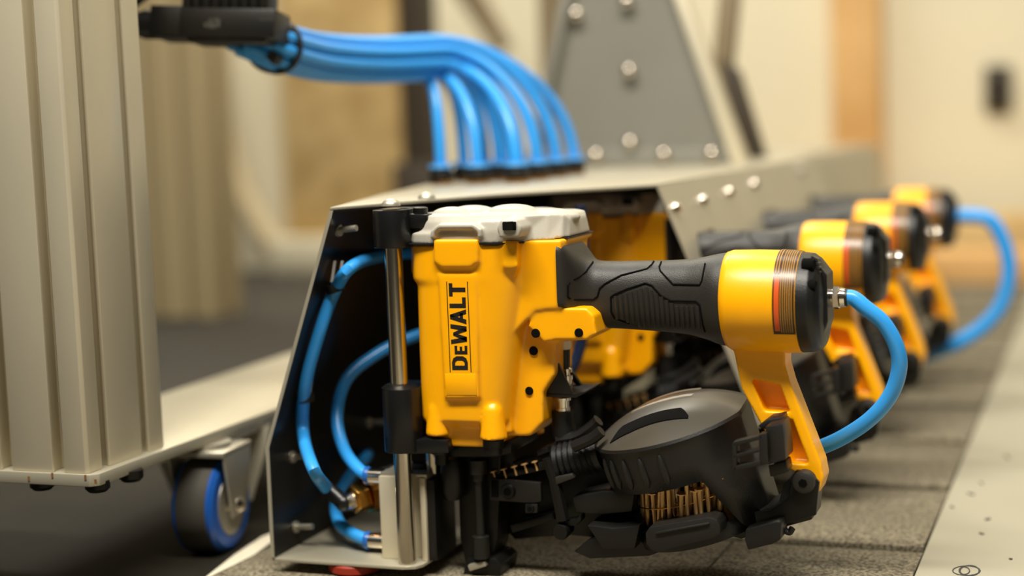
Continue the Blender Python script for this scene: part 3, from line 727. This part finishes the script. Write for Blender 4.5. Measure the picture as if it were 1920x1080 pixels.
# end cap
q = MB(); xr = RSW[-1][0]; zc, a_, hd = RSW[-1][1:]
def eb(px): return gp(px+2, 560).x
CSs = [(RSW[-1][0]-.0005, 1.0, 0), (eb(1507), .985, 0), (eb(1526), .975, -.0003), (eb(1538), .90, -.001), (eb(1546), .78, -.002), (eb(1549), .60, -.003), (eb(1550), .3, -.003)]
q.loft([[Vector((x, YG-hd*f*math.sin(t)*(1.0), zc+dz+a_*f*math.cos(t))) for t in [2*PI*k/56 for k in range(56)]] for x, f, dz in CSs])
# raised spine on the upper half of the end face
q.pr([(1534, 484), (1556, 512), (1558, 600), (1545, 640), (1530, 640), (1530, 484)], -.013, .013, 0)
ecap = q.build('end_cap', 'black', gun, remesh=.0009, smooth=3)
for x_, y_, d_, r_ in ((1527, 536, -.024, .0042), (1524, 497, -.018, .0045)):
    c = gp(x_, y_, d_); MB().lathe(c+Vector((-.006, 0, 0)), c+Vector((.0012, -.001, 0)), [(0, r_), (.8, r_), (1, r_*.8)], 16).build('exhaust_port', 'hole', ecap)
for k in range(4):
    c = gp(1529+k*2, 484+k*8, -.012); MB().obox(c, (.002, 0, -.001), (0, .004, 0), (.0004, 0, .0007)).build('end_fin', 'rubber', ecap)
# air fitting
fx = eb(1549); fz = gp(1560, 558).z
af = MB().lathe((fx-.002, YG, fz), (fx+.004, YG, fz), [(0, .0062), (1, .0062)], 20).build('air_fitting', 'chrome', gun)
MB().lathe((fx+.004, YG, fz), (fx+.008, YG, fz), [(0, .0068), (.1, .0078), (.9, .0078), (1, .0068)], 6).build('hex_nut', 'chrome', af)
MB().lathe((fx+.008, YG, fz), (fx+.0115, YG, fz), [(0, .0055), (.2, .0066), (1, .006)], 18).build('sleeve', 'chrome', af)
MB().lathe((fx+.0115, YG, fz), (fx+.0132, YG, fz), [(0, .0056), (1, .0056)], 18).build('collar', 'zip', af)

# --- yellow strut
q = MB()
q.pr([(1378, 640), (1478, 640), (1478, 690), (1490, 722), (1392, 700), (1384, 660)], -.0115, .0115, 0)
q.pr([(1455, 680), (1478, 680), (1488, 715), (1545, 862), (1550, 890), (1543, 914), (1534, 918), (1522, 905), (1530, 884)], -.0115, .0115, 0)
q.pr([(1390, 690), (1408, 690), (1440, 765), (1452, 790), (1496, 872), (1482, 872), (1436, 795), (1398, 725)], -.0115, .0115, 0)
q.pr([(1428, 764), (1486, 768), (1492, 780), (1438, 780)], -.0115, .0115, 0)
q.pr([(1484, 862), (1520, 864), (1545, 885), (1538, 914), (1510, 888), (1488, 874)], -.0115, .0115, 0)
q.pr([(1395, 690), (1475, 690), (1535, 870), (1495, 870), (1440, 790)], -.0015, .0075, 0)
q.build('magazine_strut', 'yellow', gun, remesh=.0010, smooth=3)

# --- canister
ct = math.radians(15); cl = math.radians(7)
E1 = Vector((math.cos(ct), 0, math.sin(ct))); n0 = Vector((-math.sin(ct), 0, math.cos(ct)))
NN = (n0*math.cos(cl)+Vector((0, -1, 0))*math.sin(cl)).normalized(); E2 = NN.cross(E1)
CC = gp(1264, 788, 0)
def cpt(a, b, h): return CC+E1*a+E2*b+NN*h
def rad(t):
    c_ = math.cos(t); r = .0520
    if c_ < 0: r *= 1+.07*(-c_)**3
    else: r = min(r, .0495/max(c_, .01))
    return r
NT = 96
def dome(rr): return .0155*(1-rr**2.2)
def skirt(t):
    e = rad(t)*math.cos(t)
    if e < .020: return .0315
    if e < .036: return .0315+(e-.020)/.016*.040
    return .0715
q = MB(); V, Fs = [], []
RR = [1, .97, .9, .82, .74, .66, .58, .5, .4, .3, .15]
def inslot(a, b): return -.047 < a < .024 and -.036 < b < -.024 and abs(b+.030)*3+abs(a+.012)*.35 < .034
for rr in RR:
    for k in range(NT):
        t = 2*PI*k/NT; V.append(cpt(rad(t)*rr*math.cos(t), rad(t)*rr*math.sin(t), dome(rr)))
V.append(cpt(0, 0, dome(0)))
for i in range(len(RR)-1):
    for k in range(NT):
        Fs.append((i*NT+k, i*NT+(k+1) % NT, (i+1)*NT+(k+1) % NT, (i+1)*NT+k))
for k in range(NT): Fs.append(((len(RR)-1)*NT+k, (len(RR)-1)*NT+(k+1) % NT, len(V)-1))
q.add(V, Fs)
lid = q.build('canister_lid', 'lid', gun, sharp=60)
q = MB()
V, Fs = [], []
lv = [(-.0002, .985), (0, 1.0), (.002, 1.018), (.004, 1.0), (.3, .998), (.6, .995), (1, .99)]
for i, (h, f) in enumerate(lv):
    for k in range(NT):
        t = 2*PI*k/NT; hh = h if i < 4 else h*skirt(t)
        V.append(cpt(rad(t)*f*math.cos(t), rad(t)*f*math.sin(t), -hh))
for i in range(len(lv)-1):
    for k in range(NT): Fs.append((i*NT+k, (i+1)*NT+k, (i+1)*NT+(k+1) % NT, i*NT+(k+1) % NT))
q.add(V, Fs)
can = q.build('canister_cover', 'canister', gun, sharp=50)
md = can.modifiers.new('thickness', 'SOLIDIFY'); md.thickness = .0018; md.offset = -1
def dpatch(a0, a1, fb0, fb1, off, n=20, mb=None):
    mb = mb or MB(); V, Fs = [], []
    for i in range(n+1):
        a = a0+(a1-a0)*i/n
        for b in (fb0(a), fb1(a)):
            rr = math.hypot(a, b)/rad(math.atan2(b, a)); h = dome(min(rr, 1))
            V += [cpt(a, b, h+off), cpt(a, b, h-.001)]
    for i in range(n):
        k = i*4; Fs += [(k, k+4, k+6, k+2), (k+1, k+3, k+7, k+5), (k, k+1, k+5, k+4), (k+2, k+6, k+7, k+3)]
    Fs += [(0, 2, 3, 1), (n*4, n*4+1, n*4+3, n*4+2)]
    return mb.add(V, Fs)
dpatch(-.037, .020, lambda a: -.034+.10*max(0, -a-.02), lambda a: -.034+.10*max(0, -a-.02)+min(.0115, (a+.037)*1.6, .002+(.0205-a)*1.8), .0008).build('window_slot', 'hole', lid)
dpatch(-.026, .018, lambda a: -.004-.006*math.sin((a+.026)/.044*PI)*.3, lambda a: .024, .0008).build('sticker', 'silver', lid)
def spt(px, h, off=0):   # point on the skirt, front side
    pass
for k, a in enumerate((-.0455, -.0385, -.0285, -.016, -.001)):
    t = None
    for i in range(200):
        tt = PI+PI*i/200
        if rad(tt)*math.cos(tt) >= a: t = tt; break
    P = []
    for h in (.0070, .010, .015, .020, .025, .0275):
        P.append(cpt(rad(t)*1.0*math.cos(t), rad(t)*1.0*math.sin(t), -h))
    MB().tube(P, [.001, .0022, .0025, .0025, .0022, .001], 10).build('cover_rib', 'canister', can)
# tray below the nails
MB().lathe(cpt(0, 0, -.076), cpt(0, 0, -.064), [(0, .044), (.1, .0475), (.7, .0485), (1, .047)], 48).build('nail_tray', 'black', gun)
MB().cyl(cpt(0, 0, -.061), cpt(0, 0, -.004), .012, seg=20).build('spool_post', 'black', gun)
# base carrier, pivot bracket
q = MB()
q.pr([(1120, 1000), (1190, 985), (1390, 960), (1470, 930), (1478, 895), (1500, 878), (1522, 884), (1536, 905), (1532, 962), (1400, 998), (1345, 985), (1230, 1030), (1120, 1035), (1090, 1022)], -.018, .016, 0)
q.build('magazine_base', 'black', gun, bevel=.0012)
q = MB(); q.pr([(1390, 962), (1395, 1000), (1420, 997), (1530, 966), (1536, 905), (1515, 884), (1492, 882), (1480, 900), (1484, 905), (1478, 935), (1440, 958)], -.022, -.018, -.022); q.build('pivot_bracket', 'darksteel', gun, bevel=.0006)
c = gp(1508, 903, -.022)
MB().lathe(c+Vector((0,.004,0)), c-Vector((0,.005,0)), [(0, .0075), (.7, .0075), (.9, .0068), (1, .0045)], 24).build('pivot_screw', 'rubber', gun)
MB().lathe(c-Vector((0,.0048,0)), c-Vector((0,.0054,0)), [(0, .0030), (1, .0030)], 6).build('hex_recess', 'hole', [o for o in gun.children if o.name.startswith('pivot_screw')][0])
# latch
q = MB(); D0, D1 = -.050, -.040
for pl_ in ([(1374, 829), (1430, 815), (1430, 823), (1374, 838)], [(1374, 853), (1430, 839), (1430, 846), (1374, 861)], [(1374, 875), (1430, 862), (1430, 872), (1374, 885)], [(1372, 832), (1381, 829), (1381, 882), (1372, 886)], [(1422, 815), (1438, 811), (1440, 868), (1424, 874)]):
    q.pr(pl_, D0, D1, D0)
q.build('latch', 'canister', gun, bevel=.0007)
q = MB(); q.pr([(1434, 800), (1466, 793), (1470, 815), (1474, 862), (1440, 872), (1436, 815)], -.046, -.020, -.046)
q.pr([(1420, 800), (1440, 785), (1466, 782), (1466, 800), (1434, 806)], -.030, -.008, -.03)
q.build('latch_block', 'canister', gun, bevel=.0012)
MB().pr([(1440, 872), (1474, 864), (1478, 885), (1444, 895)], -.036, -.020, -.036).build('latch_foot', 'canister', gun, bevel=.001)
# lower pads
q = MB(); q.pr([(1210, 1000), (1218, 988), (1330, 970), (1344, 974), (1350, 985), (1350, 1002), (1335, 1010), (1240, 1034), (1222, 1032), (1212, 1020)], -.052, -.030, -.052)
q.pr([(1228, 998), (1330, 980), (1330, 984), (1228, 1003)], -.0535, -.05, -.0535)
q.build('lower_guard', 'canister', gun, bevel=.0018)
MB().pr([(1398, 992), (1455, 978), (1466, 978), (1464, 1012), (1450, 1020), (1402, 1032), (1396, 1012)], -.035, -.012, -.035).build('door_stop', 'black', gun, bevel=.001)
MB().tube(spline([gp(1468, 975, -.02), gp(1470, 992, -.02), gp(1480, 998, -.02), gp(1486, 990, -.02)], 5), .0022, 8).build('release_hook', 'black', gun)
# --- nose
q = MB()
q.pr([(868, 825), (952, 825), (952, 870), (946, 1000), (934, 1046), (886, 1046), (876, 1000), (872, 880)], -.014, .014, 0)
q.pr([(850, 818), (985, 812), (985, 835), (955, 842), (860, 842)], -.028, .028, 0)
q.build('nose', 'darksteel', gun, bevel=.0012)
for x_, d_ in ((925, -.038), (824, -.036), (930, .03), (850, .034)):
    a, b = gp(x_, 824, d_), gp(x_, 850, d_)
    MB().lathe(b, a, [(0, .0062), (.45, .0062), (.5, .0072), (1, .0072)], 16).build('nose_bolt', 'black', gun)
q = MB(); q.pr([(918, 897), (1013, 905), (1015, 940), (1000, 944), (918, 938)], -.0205, -.0165, -.0205)
q.pr([(985, 945), (1008, 945), (1008, 962), (985, 962)], -.021, -.016, -.0205)
q.build('side_plate', 'canister', gun, bevel=.0006)
for x_, y_, r_ in ((953, 921, .0055), (995, 953, .0030)):
    c = gp(x_, y_, -.0205)
    sc_ = MB().lathe(c+Vector((0,.002,0)), c-Vector((0,.002,0)), [(0, r_), (.7, r_), (1, r_*.85)], 20).build('plate_screw', 'darksteel', gun)
    MB().lathe(c-Vector((0,.0018,0)), c-Vector((0,.0024,0)), [(0, r_*.5), (1, r_*.5)], 16).build('screw_recess', 'hole', sc_)
MB().pr([(922, 900), (934, 901), (934, 932), (922, 931)], -.0215, -.02, -.0205).build('plate_window', 'hole', gun)
q = MB(); q.pr([(928, 892), (1078, 858), (1080, 868), (932, 902)], -.016, .012, -.016); q.build('feed_rail', 'darksteel', gun, bevel=.0008)
q = MB(); q.pr([(960, 866), (1070, 838), (1085, 842), (1040, 862), (968, 878)], -.010, .010, -.01); q.pr([(1005, 846), (1025, 838), (1030, 848), (1008, 856)], -.020, .0, -.02); q.build('feed_cover', 'darksteel', gun, bevel=.0008)
for k in range(5):
    c = gp(925+19.5*k, 885-4.6*k, -.0165); MB().lathe(c, c+n0*.0011, [(0, .0026), (.6, .0026), (1, .0018)], 12).cyl(c-n0*.006, c, .0008, seg=8).build('strip_nail', 'nailm', gun)
# feed arm and hinge
q = MB(); q.tube([gp(1027, 858, -.022), gp(1040, 900, -.022), gp(1056, 975, -.022)], [.0042, .0042, .0048], 8); q.build('feed_arm', 'darksteel', gun)
MB().pr([(1008, 868), (1060, 862), (1062, 870), (1010, 878)], -.022, -.014, -.022).build('feed_link', 'darksteel', gun, bevel=.0006)
MB().pr([(1040, 895), (1072, 888), (1078, 896), (1042, 910)], -.026, -.010, -.026).build('feed_pawl', 'rubber', gun, bevel=.0008)
c = gp(1055, 994, -.02); MB().lathe(c+Vector((0,.008,0)), c-Vector((0,.006,0)), [(0, .0058), (.9, .0058), (1, .005)], 18).build('hinge_pin', 'darksteel', gun)
MB().pr([(1045, 978), (1080, 974), (1088, 966), (1090, 976), (1080, 986), (1048, 988)], -.022, -.012, -.022).build('hinge_leaf', 'darksteel', gun, bevel=.0006)
q = MB(); q.pr([(955, 985), (1035, 962), (1040, 975), (960, 1000)], -.012, .010, -.012); q.build('lower_link', 'darksteel', gun, bevel=.0008)
q = MB(); q.pr([(1072, 932), (1130, 920), (1190, 922), (1185, 960), (1130, 965), (1078, 962)], -.02, .02, -.02); q.pr([(1100, 985), (1150, 990), (1200, 985), (1190, 1030), (1130, 1030)], -.03, .01, -.03); q.build('magazine_throat', 'black', gun, bevel=.0012)
MB().pr([(940, 884), (1085, 866), (1200, 900), (1200, 985), (1110, 1008), (1060, 1003), (965, 1012), (945, 990)], .012, .022, .012).build('dark_filler_plate', 'black', gun, bevel=.001)  # added black plate darkening the gap, stands for throat parts and gun shadow
# ribbed boot in front of the canister
a_, b_ = gp(1040, 868, -.012), gp(1128, 848, -.012)
MB().lathe(a_, b_, [(0, .009), (.05, .0125)]+[(.1+.12*k+e, .0135 if e < .05 else .0118) for k in range(7) for e in (0, .06)]+[(1, .012)], 22).build('ribbed_boot', 'black', gun)
q = MB(); q.tube(spline([gp(1045, 825, -.01), gp(1080, 818, -.01), gp(1105, 803, -.01), gp(1122, 788, -.01)], 5), [.004]*15+[.0045], 8); q.tube(spline([gp(1075, 838, -.03), gp(1110, 822, -.03), gp(1128, 808, -.03)], 5), .004, 8); q.build('throat_arm', 'black', gun)
# depth rod and foot
c = Vector((gp(897, 900, -.022).x, YG-.022, 0))
def zz(py): return gp(897, py, -.022).z
MB().lathe((c.x, c.y, zz(1045)), (c.x, c.y, zz(862)), [(0, .0045), (.0, .006), (.22, .006), (.23, .0032), (.78, .0032), (.79, .0046), (.85, .0046), (.86, .0062), (1, .0062)], 16).build('depth_rod', 'canister', gun)
q = MB(); q.pr([(878, 1074), (948, 1074), (952, 1050), (940, 1038), (886, 1040)], -.022, .012, -.01); 
q.build('contact_foot', 'darksteel', gun, bevel=.0012)
lo = min(v.z for v in q.v)
MB().pr([(876, 1060), (908, 1052), (912, 1062), (880, 1072)], -.026, -.020, -.026).build('foot_tip', 'galv', gun, bevel=.0008)
MB().lathe(gp(848, 935, -.02), gp(848, 860, -.02), [(0, .006), (.2, .0082), (.8, .0082), (1, .006)], 14).build('side_cylinder', 'black', gun)
MB().pr([(836, 870), (880, 852), (884, 866), (846, 900), (838, 900)], .01, .03, .01).build('rear_gusset', 'galv', gun, bevel=.0008)
# --- trigger actuator
tx = gp(1060, 700, -.005).x
def tz(py): return gp(1060, py, -.005).z
ta = MB().lathe((tx, YG-.005, tz(655)), (tx, YG-.005, tz(638)), [(0, .0035), (.3, .0048), (1, .0048)], 18).build('trigger_button', 'white', gun)
MB().lathe((tx, YG-.005, tz(690)), (tx, YG-.005, tz(655)), [(0, .0032), (1, .0038)], 14).build('trigger_stem', 'black', gun)
MB().lathe((tx+.001, YG-.005, tz(735)), (tx+.001, YG-.005, tz(683)), [(0, .0035), (.45, .0035), (.46, .0042), (.6, .0042), (.61, .0024), (.7, .0024), (.72, .004), (.85, .004), (.9, .002), (1, .002)], 14).build('actuator_rod', 'chrome', gun)
q = MB(); q.pr([(1016, 740), (1040, 672), (1044, 676), (1075, 742)], -.020, -.017, -.02); q.pr([(1012, 735), (1078, 738), (1096, 735), (1080, 746), (1016, 744)], -.020, .02, -.02)
q.pr([(1060, 690), (1068, 690), (1097, 733), (1090, 740)], .012, .016, .012)
q.build('trigger_bracket', 'black', gun, bevel=.0005)
tx2 = gp(1055, 760, -.005).x
MB().lathe((tx2, YG-.005, tz(770)), (tx2, YG-.005, tz(745)), [(0, .0056), (.25, .0056), (.26, .0048), (.8, .0048), (.81, .0062), (1, .0062)], 18).build('threaded_neck', 'chrome', gun)
MB().lathe((tx2, YG-.005, tz(820)), (tx2, YG-.005, tz(770)), [(0, .0085), (.35, .0085), (.5, .0078), (1, .0078)], 18).build('actuator_body', 'black', gun)
MB().lathe((tx2, YG-.005, tz(806)), (tx2, YG-.005, tz(800)), [(0, .0081), (1, .0081)], 18).build('actuator_band', 'galv', gun)

# --- coil of nails inside the canister
coil = thing('nail_coil', 'coil of coppery collated roofing nails inside the front canister', 'nails', cpt(0, 0, -.0635))
nm = MB(); oo = origin(coil)
nm.lathe(oo+NN*.0035, oo+NN*.0325, [(0, .0001), (.16, .0015), (.97, .0015), (.971, .0035), (1, .0035)], 8)
n1 = nm.build('nail', 'nailm', coil)
first = True
for rr_, cnt, ph in ((.0415, 46, 0), (.034, 36, .05), (.0265, 28, .02)):
    for k in range(cnt):
        t = 2*PI*k/cnt+ph+random.uniform(-.045, .045)
        if math.sin(t) > .35 or rr_*math.cos(t) > .023: continue
        o = n1 if first else n1.copy()
        if not first: COL.objects.link(o)
        first = False
        o.location = E1*(rr_*math.cos(t))+E2*(rr_*math.sin(t))+NN*random.uniform(-.006, .003)
        o.rotation_euler = Euler((random.uniform(-.05, .05), .30+random.uniform(-.07, .07), 0))
wr = MB()
for rr_ in (.0415, .034):
    for h in (.017,):
        wr.tube([oo+E1*(rr_*math.cos(t))+E2*(rr_*math.sin(t))+NN*h for t in [2*PI*i/60 for i in range(61)]], .0004, 5)
wr.build('collation_wire', 'brass', coil)

# --- the other guns of the row
labs = ['second nail gun of the row, partly hidden behind the frontmost one', 'third nail gun of the row, blurred, between the second and the farthest', 'farthest and most blurred yellow nail gun at the end of the row']
guns = [gun]
for k in range(3):
    g2 = copy_tree(gun); g2.location = gun.location+Vector((.004*(k+1), .262*(k+1), .0005)); g2['label'] = labs[k]; guns.append(g2)

# --- supply hoses at the handles
P = [Vector((fx+.010, YG, fz)), Vector((fx+.0165, YG, fz-.0003))]
P += [gp(a, b, d) for a, b, d in ((1624, 578, 0), (1656, 605, .002), (1680, 648, .005), (1686, 690, .008), (1670, 740, .012), (1632, 785, .016), (1580, 820, .022), (1530, 842, .03), (1490, 855, .04), (1440, 850, .06), (1390, 830, .08))]
tag(MB().tube(spline(P, 8), .0051, 14).build('supply_hose', 'hose'), 'blue supply hose looping from the frontmost gun end fitting', 'hose')
y3 = YG+.786
P = [Vector((fx+.011, y3, fz)), Vector((fx+.022, y3, fz))]+[onp(a, b, 1, y3) for a, b in ((1855, 412), (1882, 455), (1892, 510), (1878, 570), (1840, 615), (1790, 645), (1740, 664), (1690, 672))]
tag(MB().tube(spline(P, 8), .0082, 12).build('supply_hose', 'hose'), 'blurred blue supply hose looping from the farthest gun', 'hose')
